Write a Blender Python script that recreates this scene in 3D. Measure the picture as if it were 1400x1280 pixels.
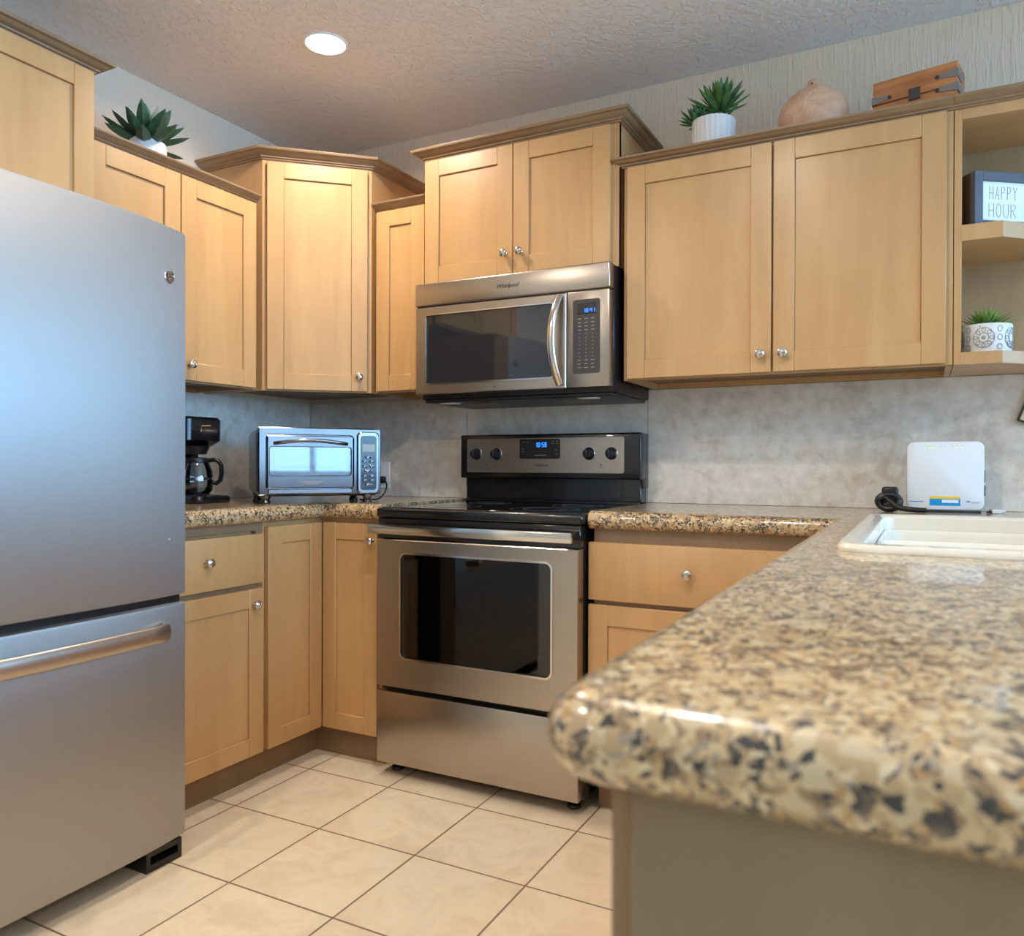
import bpy, bmesh, math, random
from mathutils import Vector, Matrix
random.seed(7)
PI = math.pi
for o in list(bpy.data.objects):
    bpy.data.objects.remove(o, do_unlink=True)
SC = bpy.context.scene
COL = SC.collection

# ------------------------------------------------------------------ camera
cd = bpy.data.cameras.new('camera'); cam = bpy.data.objects.new('camera', cd); COL.objects.link(cam)
cam.location = (2.5679, -2.8726, 1.0656)
_a, _p, _r = math.radians(27.487), math.radians(-0.2534), math.radians(0.1641)
_F = Vector((-math.sin(_a)*math.cos(_p), math.cos(_a)*math.cos(_p), math.sin(_p)))
_R = Vector((math.cos(_a), math.sin(_a), 0)); _U = _R.cross(_F)
_R, _U = _R*math.cos(_r)+_U*math.sin(_r), _U*math.cos(_r)-_R*math.sin(_r)
_M = Matrix((_R, _U, -_F)).transposed()
cam.rotation_euler = _M.to_euler()
cd.sensor_width = 36; cd.lens = 36*1080.83/1400; cd.shift_y = 1.02/1400
cd.clip_start = 0.05
cd.dof.use_dof = True; cd.dof.focus_distance = 2.9; cd.dof.aperture_fstop = 5.6
SC.camera = cam

# ------------------------------------------------------------------ world, lights, exposure
SC.view_settings.view_transform = 'Standard'; SC.view_settings.look = 'None'
SC.view_settings.exposure = 0.12; SC.view_settings.gamma = 1.0
SC.view_settings.use_curve_mapping = False
W = bpy.data.worlds.new('sky'); SC.world = W; W.use_nodes = True
bg = W.node_tree.nodes['Background']
# open blue sky to the east and north (+x, +y), pale overcast daylight elsewhere
_nt = W.node_tree
_tc = _nt.nodes.new('ShaderNodeTexCoord'); _sx = _nt.nodes.new('ShaderNodeSeparateXYZ'); _nt.links.new(_tc.outputs['Generated'], _sx.inputs[0])
_rp = _nt.nodes.new('ShaderNodeValToRGB'); _dt = _nt.nodes.new('ShaderNodeVectorMath'); _dt.operation = 'DOT_PRODUCT'; _dt.inputs[1].default_value = (.6, .8, 0); _nt.links.new(_tc.outputs['Generated'], _dt.inputs[0])
_ma = _nt.nodes.new('ShaderNodeMath'); _ma.operation = 'MULTIPLY_ADD'; _ma.inputs[1].default_value = .5; _ma.inputs[2].default_value = .5
_nt.links.new(_dt.outputs['Value'], _ma.inputs[0]); _nt.links.new(_ma.outputs[0], _rp.inputs[0])
_e = _rp.color_ramp.elements; _e[0].position = .32; _e[0].color = (.46, .43, .38, 1)
_e[1].position = .90; _e[1].color = (.60, 1.36, 2.3, 1); _m1 = _e.new(.62); _m1.color = (.32, .62, 1.02, 1)
_nt.links.new(_rp.outputs[0], bg.inputs[0]); bg.inputs[1].default_value = 10.0
CANS_E = 14.0
CAN_COL = (1.0, 0.87, 0.74)
def portal(loc, rot, sx, sy):
    l = bpy.data.lights.new('window_daylight', 'AREA'); l.shape = 'RECTANGLE'; l.size = sx; l.size_y = sy
    l.cycles.is_portal = True
    o = bpy.data.objects.new('window_daylight', l); COL.objects.link(o); o.location = loc; o.rotation_euler = rot
WIN1 = (-4.2, -0.25, 0.95, 2.36)      # right wall: y0,y1,z0,z1
ADDED_WIN = (3.25, 5.30, 0.90, 2.38)    # added unseen window for blue light, back wall right of kitchen: x0,x1,z0,z1
XR, YF, ZC = 5.4, -6.2, 2.49
portal((XR, (WIN1[0]+WIN1[1])/2, 1.655), (0, PI/2, 0), 1.41, WIN1[1]-WIN1[0])
portal(((ADDED_WIN[0]+ADDED_WIN[1])/2, 0, 1.64), (-PI/2, 0, 0), ADDED_WIN[1]-ADDED_WIN[0], 1.48)

# ------------------------------------------------------------------ materials
def sr(r, g, b):
    f = lambda c: (c/255/12.92) if c/255 <= .04045 else ((c/255+.055)/1.055)**2.4
    return (f(r), f(g), f(b), 1)
class NT:
    def __init__(s, name):
        s.m = bpy.data.materials.new(name); s.m.use_nodes = True; s.t = s.m.node_tree
        s.p = s.t.nodes['Principled BSDF']
    def n(s, typ, **k):
        x = s.t.nodes.new(typ)
        for a, b in k.items(): setattr(x, a, b)
        return x
    def l(s, a, b): s.t.links.new(a, b)
    def set(s, **k):
        for a, b in k.items(): s.p.inputs[a.replace('_', ' ')].default_value = b
        return s
    def coord(s, scale=(1, 1, 1), rot=(0, 0, 0)):
        c = s.n('ShaderNodeTexCoord'); m = s.n('ShaderNodeMapping'); m.inputs['Scale'].default_value = scale
        m.inputs['Rotation'].default_value = rot
        s.l(c.outputs['Object'], m.inputs['Vector']); return m.outputs['Vector']
    def noise(s, vec, scale, detail=3, rough=.5, dist=0):
        x = s.n('ShaderNodeTexNoise'); x.inputs['Scale'].default_value = scale; x.inputs['Detail'].default_value = detail
        x.inputs['Roughness'].default_value = rough; x.inputs['Distortion'].default_value = dist
        if vec: s.l(vec, x.inputs['Vector'])
        return x
    def ramp(s, fac, stops, interp='LINEAR'):
        r = s.n('ShaderNodeValToRGB'); r.color_ramp.interpolation = interp
        e = r.color_ramp.elements
        while len(e) < len(stops): e.new(0.5)
        for i, (p, c) in enumerate(stops): e[i].position = p; e[i].color = c
        s.l(fac, r.inputs['Fac']); return r.outputs['Color']
    def mix(s, fac, a, b, mode='MIX'):
        x = s.n('ShaderNodeMix', data_type='RGBA', blend_type=mode)
        for sock, v in ((x.inputs[0], fac), (x.inputs[6], a), (x.inputs[7], b)):
            if hasattr(v, 'links'): s.l(v, sock)
            else: sock.default_value = v
        return x.outputs[2]
    def bump(s, h, strength, dist=.01):
        b = s.n('ShaderNodeBump'); b.inputs['Strength'].default_value = strength; b.inputs['Distance'].default_value = dist
        s.l(h, b.inputs['Height']); s.l(b.outputs['Normal'], s.p.inputs['Normal'])
    def math(s, op, a, b=None):
        x = s.n('ShaderNodeMath', operation=op)
        for i, v in enumerate((a, b)):
            if v is None: continue
            if hasattr(v, 'links'): s.l(v, x.inputs[i])
            else: x.inputs[i].default_value = v
        return x.outputs[0]
def simple(name, col, rough=.5, metal=0, coat=0, **k):
    t = NT(name); t.set(Base_Color=col, Roughness=rough, Metallic=metal, Coat_Weight=coat, **k); return t.m
def wood(name, c1, c2, rough=.38, coat=.25, sc=(1, 1, .12), bumpy=.03):
    t = NT(name); v = t.coord(sc)
    oi = t.n('ShaderNodeObjectInfo'); va = t.n('ShaderNodeVectorMath', operation='ADD'); t.l(v, va.inputs[0]); t.l(oi.outputs['Random'], va.inputs[1])
    a = t.noise(va.outputs[0], 9, 5, .6, .8); b = t.noise(va.outputs[0], 70, 3, .6)
    cl = t.noise(t.coord((1, 1, .6)), 5, 2, .5)
    f = t.math('ADD', t.math('MULTIPLY', a.outputs[0], .55), t.math('MULTIPLY', b.outputs[0], .15))
    f = t.math('ADD', f, t.math('MULTIPLY', cl.outputs[0], .3))
    col = t.ramp(f, [(.33, c1), (.67, c2)])
    t.l(col, t.p.inputs['Base Color']); t.set(Roughness=rough, Coat_Weight=coat, Coat_Roughness=.25)
    t.bump(b.outputs[0], bumpy, .002); return t.m
M = {}
M['maple'] = wood('honey_maple', sr(189, 144, 93), sr(207, 164, 110))
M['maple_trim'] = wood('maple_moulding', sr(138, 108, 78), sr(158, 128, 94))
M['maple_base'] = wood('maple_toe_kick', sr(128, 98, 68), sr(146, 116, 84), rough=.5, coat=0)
M['maple_inside'] = wood('maple_plywood', sr(170, 142, 106), sr(192, 164, 126), rough=.5, coat=0)
M['end_panel'] = wood('end_panel_shaded_veneer', sr(128, 106, 78), sr(144, 122, 92), rough=.5, coat=0)  # darker than the maple: shade on the peninsula end put into the colour
def steel(name, col, rough, sc, metal=1.0, amp=.10):
    t = NT(name); v = t.coord(sc); a = t.noise(v, 120, 3, .6)
    r = t.math('ADD', t.math('MULTIPLY', a.outputs[0], amp), rough-amp/2)
    t.l(r, t.p.inputs['Roughness']); t.set(Base_Color=col, Metallic=metal); return t.m
M['steel'] = steel('brushed_stainless', sr(180, 170, 158), .30, (.02, 1, 1))
def fridge_steel():
    t = NT('satin_fridge_steel'); t.set(Base_Color=sr(172, 170, 166), Metallic=.88, Roughness=.50, Anisotropic=.6, Anisotropic_Rotation=0.0)
    tg = t.n('ShaderNodeTangent', direction_type='RADIAL', axis='Z'); t.l(tg.outputs[0], t.p.inputs['Tangent']); return t.m
M['fridge'] = fridge_steel()
M['handle_steel'] = simple('brushed_handle_steel', sr(190, 178, 164), .34, 1)
M['toaster_metal'] = simple('polished_toaster_metal', sr(104, 104, 106), .12, 1)
M['toaster_trim'] = simple('bright_toaster_trim', sr(136, 136, 138), .2, 1)
M['steel_hi'] = simple('polished_steel', sr(214, 208, 202), .16, 1)
M['chrome'] = simple('chrome', sr(225, 228, 232), .06, 1)
M['nickel'] = simple('satin_nickel', sr(205, 200, 194), .22, 1)
M['black'] = simple('black_enamel', sr(20, 20, 21), .22, 0, .3)
M['black_glass'] = simple('black_ceramic_glass', sr(12, 12, 13), .05, 0, .5)
M['black_plastic'] = simple('black_plastic', sr(24, 23, 24), .38)
M['dark_grey'] = simple('dark_grey_plastic', sr(58, 56, 56), .45)
M['grey_key'] = simple('grey_print', sr(150, 148, 145), .5)
M['white_plastic'] = simple('white_plastic', sr(236, 238, 238), .35)
M['cream_plastic'] = simple('cream_plastic', sr(226, 212, 176), .4)
M['sink'] = simple('white_sink_enamel', sr(228, 218, 198), .14, 0, .5)
M['letter'] = simple('black_print', sr(66, 66, 70), .6)
M['blue_print'] = simple('blue_print', sr(20, 150, 215), .4)
M['yellow_print'] = simple('yellow_print', sr(245, 205, 40), .4)
M['white_paint'] = simple('white_card', sr(238, 242, 246), .55)
def emis(name, col, s):
    t = NT(name); t.set(Base_Color=(0, 0, 0, 1), Emission_Color=col, Emission_Strength=s); return t.m
M['led_blue'] = emis('blue_display_segments', sr(40, 130, 255), 2.2)
M['led_green'] = emis('green_led', sr(215, 245, 70), 1.6)
M['lamp'] = emis('lamp_lens_glow', sr(255, 244, 226), 6.0)
def tinted(name, tint, mixf, rough=.03):
    t = NT(name); t.t.nodes.remove(t.p); out = t.t.nodes['Material Output']
    tr = t.n('ShaderNodeBsdfTransparent'); tr.inputs[0].default_value = tint
    g = t.n('ShaderNodeBsdfGlossy'); g.inputs['Roughness'].default_value = rough
    fr = t.n('ShaderNodeFresnel'); fr.inputs[0].default_value = 1.5
    f = t.math('ADD', t.math('MULTIPLY', fr.outputs[0], 1.0), mixf)
    ms = t.n('ShaderNodeMixShader'); t.l(f, ms.inputs[0]); t.l(tr.outputs[0], ms.inputs[1]); t.l(g.outputs[0], ms.inputs[2])
    t.l(ms.outputs[0], out.inputs[0]); return t.m
M['oven_glass'] = tinted('smoked_oven_glass', (.30, .27, .25, 1), .03)
M['clear_glass'] = tinted('clear_glass', (.93, .95, .96, 1), .03)
M['toaster_glass'] = tinted('toaster_oven_glass', (.75, .80, .84, 1), .09)
M['cavity'] = simple('dark_oven_cavity', sr(62, 56, 52), .5)

def granite():
    t = NT('speckled_granite'); v = t.coord((1, 1, 1))
    w = t.noise(v, 28, 3, .6)
    vm = t.n('ShaderNodeVectorMath', operation='MULTIPLY_ADD'); vm.inputs[1].default_value = (.028, .028, .028)
    t.l(w.outputs['Color'], vm.inputs[0]); t.l(v, vm.inputs[2])
    vo = t.n('ShaderNodeTexVoronoi'); vo.inputs['Scale'].default_value = 185; vo.inputs['Randomness'].default_value = 1
    t.l(vm.outputs[0], vo.inputs['Vector'])
    sep = t.n('ShaderNodeSeparateColor'); t.l(vo.outputs['Color'], sep.inputs[0])
    base = t.ramp(sep.outputs[0], [(0, sr(52, 46, 42)), (.13, sr(96, 80, 62)), (.26, sr(146, 116, 80)), (.40, sr(184, 152, 108)),
                                   (.60, sr(204, 174, 128)), (.82, sr(218, 196, 156)), (.90, sr(158, 140, 118)), (.96, sr(178, 134, 78))], 'CONSTANT')
    vo2 = t.n('ShaderNodeTexVoronoi'); vo2.inputs['Scale'].default_value = 85
    t.l(vm.outputs[0], vo2.inputs['Vector']); s2 = t.n('ShaderNodeSeparateColor'); t.l(vo2.outputs['Color'], s2.inputs[0])
    big = t.ramp(s2.outputs[1], [(0, sr(198, 174, 134)), (.5, sr(180, 150, 108))], 'CONSTANT')
    fb = t.math('GREATER_THAN', s2.outputs[0], .80)
    c = t.mix(fb, base, big)
    vo3 = t.n('ShaderNodeTexVoronoi'); vo3.inputs['Scale'].default_value = 300
    t.l(vm.outputs[0], vo3.inputs['Vector']); s3 = t.n('ShaderNodeSeparateColor'); t.l(vo3.outputs['Color'], s3.inputs[0])
    n2 = t.noise(v, 34, 3, .6)
    fd = t.math('MULTIPLY', t.math('GREATER_THAN', s3.outputs[0], .62), t.math('GREATER_THAN', n2.outputs[0], .55))
    c = t.mix(fd, c, sr(62, 54, 48))
    t.l(c, t.p.inputs['Base Color']); t.set(Roughness=.30, Coat_Weight=.7, Coat_Roughness=.03); return t.m
M['granite'] = granite()

def stone():
    t = NT('travertine_backsplash'); v = t.coord((1, 1, 1))
    a = t.noise(v, 3.2, 6, .62, .4); b = t.noise(v, 26, 5, .65); c3 = t.noise(v, 9, 3, .5, 1.2)
    f = t.math('ADD', t.math('MULTIPLY', a.outputs[0], .5), t.math('MULTIPLY', b.outputs[0], .5))
    c = t.ramp(f, [(.36, sr(206, 194, 178)), (.50, sr(232, 222, 208)), (.64, sr(246, 240, 229))])
    spot = t.ramp(c3.outputs[0], [(.62, (0, 0, 0, 1)), (.69, (.5, .5, .5, 1))])
    c = t.mix(spot, c, sr(206, 188, 164))
    vv = t.n('ShaderNodeTexVoronoi'); vv.inputs['Scale'].default_value = 34; t.l(v, vv.inputs['Vector'])
    pit = t.ramp(vv.outputs['Distance'], [(.06, (.5, .5, .5, 1)), (.14, (0, 0, 0, 1))])
    pm = t.ramp(a.outputs[0], [(.50, (0, 0, 0, 1)), (.60, (1, 1, 1, 1))]); pit = t.math('MULTIPLY', pit, pm)
    c = t.mix(pit, c, sr(188, 172, 152))
    t.l(c, t.p.inputs['Base Color']); t.set(Roughness=.38); t.bump(b.outputs[0], .08, .004); return t.m
M['stone'] = stone()
def paint(name, col, kind):
    t = NT(name); t.set(Base_Color=col, Roughness=.75)
    if kind == 'ceiling':
        v = t.coord((1, 1, 1)); a = t.noise(v, 34, 4, .6, .5); h = t.ramp(a.outputs[0], [(.46, (0, 0, 0, 1)), (.56, (1, 1, 1, 1))]); t.bump(h, .6, .005)
    elif kind == 'streak':
        v = t.coord((1, 1, .13)); a = t.noise(v, 75, 3, .6, .3); h = t.ramp(a.outputs[0], [(.48, (0, 0, 0, 1)), (.60, (1, 1, 1, 1))]); t.bump(h, .35, .004)
    else:
        v = t.coord(); a = t.noise(v, 60, 3); t.bump(a.outputs[0], .1, .003)
    return t.m
M['ceiling'] = paint('ceiling_knockdown_paint', sr(236, 230, 224), 'ceiling')
M['wall'] = paint('pale_sage_textured_paint', sr(238, 219, 194), 'streak')
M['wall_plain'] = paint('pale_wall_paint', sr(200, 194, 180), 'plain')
def tiles():
    t = NT('beige_floor_tiles'); c = t.n('ShaderNodeTexCoord'); sep = t.n('ShaderNodeSeparateXYZ'); t.l(c.outputs['Object'], sep.inputs[0])
    S = .3373; g = .0045
    def line(ax, off):
        x = t.math('DIVIDE', t.math('SUBTRACT', sep.outputs[ax], off), S)
        fr = t.math('FRACT', t.math('ADD', x, 100.5)); d = t.math('ABSOLUTE', t.math('SUBTRACT', fr, .5))
        return t.math('LESS_THAN', d, g/S*.62), t.math('FLOOR', t.math('ADD', x, 100)), d
    lx, ix, dx = line(0, 1.0038); ly, iy, dy = line(1, -1.0839)
    grout = t.math('MAXIMUM', lx, ly)
    cmb = t.n('ShaderNodeCombineXYZ'); t.l(ix, cmb.inputs[0]); t.l(iy, cmb.inputs[1])
    wn = t.n('ShaderNodeTexWhiteNoise'); t.l(cmb.outputs[0], wn.inputs['Vector'])
    va = t.n('ShaderNodeVectorMath', operation='ADD'); t.l(c.outputs['Object'], va.inputs[0]); t.l(wn.outputs['Color'], va.inputs[1])
    n = t.noise(va.outputs[0], 6, 6, .62, 1.0)
    col = t.ramp(n.outputs[0], [(.35, sr(214, 194, 164)), (.55, sr(226, 208, 180)), (.7, sr(218, 196, 164))])
    hv = t.n('ShaderNodeHueSaturation'); t.l(col, hv.inputs['Color'])
    t.l(t.math('ADD', t.math('MULTIPLY', wn.outputs['Value'], .06), .97), hv.inputs['Value'])
    c2 = t.mix(grout, hv.outputs[0], sr(128, 106, 82))
    t.l(c2, t.p.inputs['Base Color']); t.set(Roughness=.42)
    t.bump(t.math('SUBTRACT', 1.0, grout), .4, .002); return t.m
M['tiles'] = tiles()
def leafm(name, c1, c2):
    t = NT(name); a = t.noise(t.coord(), 30, 2); t.l(t.ramp(a.outputs[0], [(.4, c1), (.6, c2)]), t.p.inputs['Base Color']); t.set(Roughness=.45); return t.m
M['leaf_dark'] = leafm('dark_green_leaf', sr(44, 80, 62), sr(62, 102, 74))
M['leaf_mid'] = leafm('green_leaf', sr(50, 92, 50), sr(84, 128, 70))
M['leaf_light'] = leafm('light_green_leaf', sr(84, 122, 48), sr(128, 164, 74))
M['soil'] = simple('potting_soil', sr(60, 48, 38), .95)
M['ceramic'] = simple('white_ceramic', sr(222, 222, 220), .45, 0, .1)
M['relief_grey'] = simple('grey_pot_relief', sr(158, 150, 142), .7)
M['clay'] = leafm('pink_clay', sr(216, 166, 134), sr(226, 184, 150))
M['clay_line'] = simple('carved_pale_clay', sr(232, 206, 180), .8)
M['box_wood'] = wood('rustic_orange_wood', sr(146, 80, 38), sr(236, 168, 106), rough=.6, coat=0, sc=(.10, 1, 1.6), bumpy=.2)
M['sign_side'] = wood('dark_walnut_side', sr(72, 52, 38), sr(92, 68, 50), rough=.5, coat=0)
M['sign_frame'] = simple('charcoal_sign_frame', sr(84, 84, 92), .45)
M['galv'] = simple('galvanised_metal', sr(132, 130, 128), .5, .5)

# ------------------------------------------------------------------ mesh helpers
def link(name, me, m, parent=None):
    o = bpy.data.objects.new(name, me)
    if m is not None:
        me.materials.append(m)
    for p in me.polygons: p.use_smooth = True
    try: me.set_sharp_from_angle(angle=math.radians(38))
    except Exception: pass
    COL.objects.link(o)
    if parent is not None: o.parent = parent
    return o
class MB:
    def __init__(s): s.b = bmesh.new()
    def box(s, x0, x1, y0, y1, z0, z1, bev=0, seg=1, mat=None):
        r = bmesh.ops.create_cube(s.b, size=1)
        vs = r['verts']
        for v in vs: v.co = Vector(((x0+x1)/2+v.co.x*(x1-x0), (y0+y1)/2+v.co.y*(y1-y0), (z0+z1)/2+v.co.z*(z1-z0)))
        if bev:
            es = set(e for v in vs for e in v.link_edges)
            r2 = bmesh.ops.bevel(s.b, geom=list(es), offset=bev, segments=seg, affect='EDGES', profile=.5)
            vs = list(set(v for f in r2['faces'] for v in f.verts) | set(v for v in vs if v.is_valid))
        if mat is not None:
            for v in vs: v.co = mat @ v.co
        return s
    def loft(s, loops, closed=True, cap=True, cyc=False):
        L = [[s.b.verts.new(p) for p in lp] for lp in loops]
        n = len(L[0]); m = len(L)
        for i in range(m if cyc else m-1):
            A, B = L[i], L[(i+1) % m]
            for j in range(n if closed else n-1):
                k = (j+1) % n
                try: s.b.faces.new((A[j], A[k], B[k], B[j]))
                except ValueError: pass
        if cap and closed and not cyc:
            for lp in (L[0], L[-1]):
                try: s.b.faces.new(lp)
                except ValueError: pass
        return s
    def prism(s, pts, z0, z1, mat=None):
        T = mat or Matrix.Identity(4)
        return s.loft([[T @ Vector((x, y, z0)) for x, y in pts], [T @ Vector((x, y, z1)) for x, y in pts]])
    def lathe(s, prof, n=24, c=(0, 0, 0), axis='z', mat=None):
        c = Vector(c)
        def P(r, h, a):
            x, y = r*math.cos(a), r*math.sin(a)
            v = {'z': Vector((x, y, h)), 'y': Vector((x, -h, y)), 'x': Vector((h, x, y))}[axis] + c
            return mat @ v if mat else v
        return s.loft([[P(max(r, 1e-5), h, 2*PI*j/n) for j in range(n)] for r, h in prof])
    def tube(s, pts, r, n=8, r2=None, cap=True, up=(0, 0, 1)):
        pts = [Vector(p) for p in pts]; loops = []
        for i, p in enumerate(pts):
            t = (pts[min(i+1, len(pts)-1)]-pts[max(i-1, 0)]).normalized()
            u = Vector(up)
            if abs(t.dot(u)) > .95: u = Vector((1, 0, 0))
            a = t.cross(u).normalized(); b = a.cross(t)
            rr = r[i] if isinstance(r, (list, tuple)) else r
            rb = rr if r2 is None else (r2[i] if isinstance(r2, (list, tuple)) else r2)
            loops.append([p+a*rr*math.cos(2*PI*j/n)+b*rb*math.sin(2*PI*j/n) for j in range(n)])
        return s.loft(loops, cap=cap)
    def sweep(s, path, prof, z=0, closed_prof=True, close=False):
        """mitred sweep of profile (out, up) along a plan path; outward is to the right of travel"""
        P = [Vector(p) for p in path]; loops = []
        for i, p in enumerate(P):
            d1 = (P[i]-P[i-1]).normalized() if i else None
            d2 = (P[i+1]-P[i]).normalized() if i < len(P)-1 else None
            if d1 is None: d1 = d2
            if d2 is None: d2 = d1
            n1 = Vector((d1.y, -d1.x)); n2 = Vector((d2.y, -d2.x)); m = (n1+n2).normalized(); m = m/max(.3, m.dot(n1))
            loops.append([Vector((p.x+m.x*o, p.y+m.y*o, z+h)) for o, h in prof])
        return s.loft(loops, closed=closed_prof)
    def done(s, name, m, parent=None, loc=None):
        bmesh.ops.recalc_face_normals(s.b, faces=s.b.faces)
        me = bpy.data.meshes.new(name); s.b.to_mesh(me); s.b.free()
        o = link(name, me, M[m] if isinstance(m, str) else m, parent)
        if loc is not None: o.location = loc
        return o
def rr(cx, cy, w, h, r, n=6):
    out = []
    for sx, sy, a0 in ((1, 1, 0), (-1, 1, PI/2), (-1, -1, PI), (1, -1, 3*PI/2)):
        for k in range(n+1):
            a = a0+PI/2*k/n
            out.append((cx+sx*(w/2-r)+r*math.cos(a), cy+sy*(h/2-r)+r*math.sin(a)))
    return out
def tag(o, label=None, cat=None, group=None, kind=None):
    if label: o['label'] = label
    if cat: o['category'] = cat
    if group: o['group'] = group
    if kind: o['kind'] = kind
    return o
def thing(name, label, cat, loc=(0, 0, 0), rz=0, group=None):
    o = bpy.data.objects.new(name, None); COL.objects.link(o); o.location = loc; o.rotation_euler = (0, 0, rz)
    o.empty_display_size = .1
    return tag(o, label, cat, group)
def struct(o): o['kind'] = 'structure'; return o
def text_mesh(name, body, size, m, parent, loc, rot=(PI/2, 0, 0), shear=0, width=1, extrude=.0006, align='CENTER', label=None):
    cu = bpy.data.curves.new(name, 'FONT'); cu.body = body; cu.size = size; cu.extrude = extrude; cu.shear = shear
    cu.align_x = align; cu.align_y = 'CENTER'; cu.resolution_u = 3
    tmp = bpy.data.objects.new('tmp_text', cu); COL.objects.link(tmp)
    dg = bpy.context.evaluated_depsgraph_get(); me = bpy.data.meshes.new_from_object(tmp.evaluated_get(dg))
    bpy.data.objects.remove(tmp, do_unlink=True)
    me.name = name; me.materials.clear()
    o = link(name, me, M[m], parent); o.location = loc; o.rotation_euler = rot; o.scale = (width, 1, 1)
    return o
def seg_digits(mb, txt, x, z, w, h, y, th=None, sp=.35):
    th = th or w*.2
    S = {'0': 'abcdef', '1': 'bc', '4': 'fgbc', '5': 'afgcd', '8': 'abcdefg'}
    for ch in txt:
        if ch == ':':
            for zz in (z+h*.3, z+h*.7): mb.box(x, x+th, y-.0006, y, zz-th/2, zz+th/2)
            x += th+w*sp; continue
        for s_ in S[ch]:
            r = {'a': (0, w, h-th, h), 'g': (0, w, h/2-th/2, h/2+th/2), 'd': (0, w, 0, th), 'f': (0, th, h/2, h), 'b': (w-th, w, h/2, h),
                 'e': (0, th, 0, h/2), 'c': (w-th, w, 0, h/2)}[s_]
            mb.box(x+r[0], x+r[1], y-.0006, y, z+r[2], z+r[3])
        x += w*(1+sp)

# ------------------------------------------------------------------ room shell
struct(MB().box(0, XR, YF, 0, -.06, 0).done('floor', 'tiles'))
struct(MB().box(0, XR, YF, 0, ZC, ZC+.08).done('ceiling', 'ceiling'))
b = MB(); x0, x1, z0, z1 = ADDED_WIN
b.box(-.12, x0, 0, .12, -.06, ZC+.08).box(x1, XR+.12, 0, .12, -.06, ZC+.08).box(x0, x1, 0, .12, -.06, z0).box(x0, x1, 0, .12, z1, ZC+.08)
struct(b.done('wall_back', 'wall'))
struct(MB().box(-.12, 0, YF, 0, -.06, ZC+.08).done('wall_left', 'wall'))
b = MB(); y0, y1, z0, z1 = WIN1
b.box(XR, XR+.12, YF, y0, -.06, ZC+.08).box(XR, XR+.12, y1, 0, -.06, ZC+.08).box(XR, XR+.12, y0, y1, -.06, z0).box(XR, XR+.12, y0, y1, z1, ZC+.08)
struct(b.done('wall_right', 'wall_plain'))
struct(MB().box(-.12, XR+.12, YF-.12, YF, -.06, ZC+.08).done('wall_front', 'wall_plain'))
def window(n, cells, mat):
    o = thing('window_%d' % n, None, None); o['kind'] = 'structure'
    o.matrix_world = mat
    (a0, a1), (c0, c1), k = cells
    f = MB(); t = .05
    f.box(a0, a1, .02, .09, c0, c0+t).box(a0, a1, .02, .09, c1-t, c1)
    for i in range(k+1):
        x = a0+(a1-a0)*i/k; f.box(max(a0, x-t/2), min(a1, x+t/2), .02, .09, c0+t, c1-t)
    f.done('window_frame', 'white_plastic', o)
    MB().box(a0+.03, a1-.03, .052, .058, c0+.03, c1-.03).done('pane', 'clear_glass', o)
window(1, ((WIN1[0], WIN1[1]), (WIN1[2], WIN1[3]), 4), Matrix.Translation((XR, 0, 0)) @ Matrix(((0, 1, 0, 0), (1, 0, 0, 0), (0, 0, 1, 0), (0, 0, 0, 1))))

window(2, ((ADDED_WIN[0], ADDED_WIN[1]), (ADDED_WIN[2], ADDED_WIN[3]), 2), Matrix.Identity(4))  # out-of-view window added to tint fridge and left wall blue

# ------------------------------------------------------------------ cabinet kit
def door_mb(w, h, t=.02, st=.062, rec=.007, mb=None, x=0, z=0):
    b = mb or MB(); e = .0015
    g = .0011
    b.box(x+st-.004, x+w-st+.004, -.006, -.001, z+st-.004, z+h-st+.004)
    b.box(x+st+g, x+w-st-g, -t+rec, -.004, z+st+g*.3, z+h-st-g)
    b.box(x, x+st, -t, 0, z, z+h, e); b.box(x+w-st, x+w, -t, 0, z, z+h, e)
    b.box(x+st-.0004, x+w-st+.0004, -t, 0, z, z+st, e); b.box(x+st-.0004, x+w-st+.0004, -t, 0, z+h-st, z+h, e)
    return b
def knob(parent, x, y, z):
    b = MB()
    b.lathe([(.006, 0), (.0055, .004), (.0045, .010), (.006, .013), (.0125, .016), (.0150, .020), (.0142, .025), (.0095, .0285), (0, .030)], 20, (0, 0, 0), 'y')
    for s_ in (-1, 1): b.box(-.0105, .0105, -.0305, -.0262, s_*.0045-.0008, s_*.0045+.0008, .0006)
    b.lathe([(.0085, 0), (.0085, .002), (.006, .0035)], 16, (0, 0, 0), 'y')
    o = b.done('knob', 'nickel', parent, (x, y, z)); o['label'] = 'satin nickel knob'
    o.rotation_euler = (0, random.uniform(-.8, .8), 0)
    return o
def crown(parent, path, z, H=.030, OUT=.035):
    p = [(0, 0), (.006, 0), (.007, .16*H), (.012, .18*H), (.013, .34*H), (.019, .40*H), (.026, .56*H), (.030, .70*H), (OUT-.002, .74*H), (OUT, .84*H), (OUT, H), (0, H)]
    return MB().sweep([Vector(q) for q in path], [(o*OUT/.035, h) for o, h in p], z).done('crown_moulding', 'maple_trim', parent)
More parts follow.
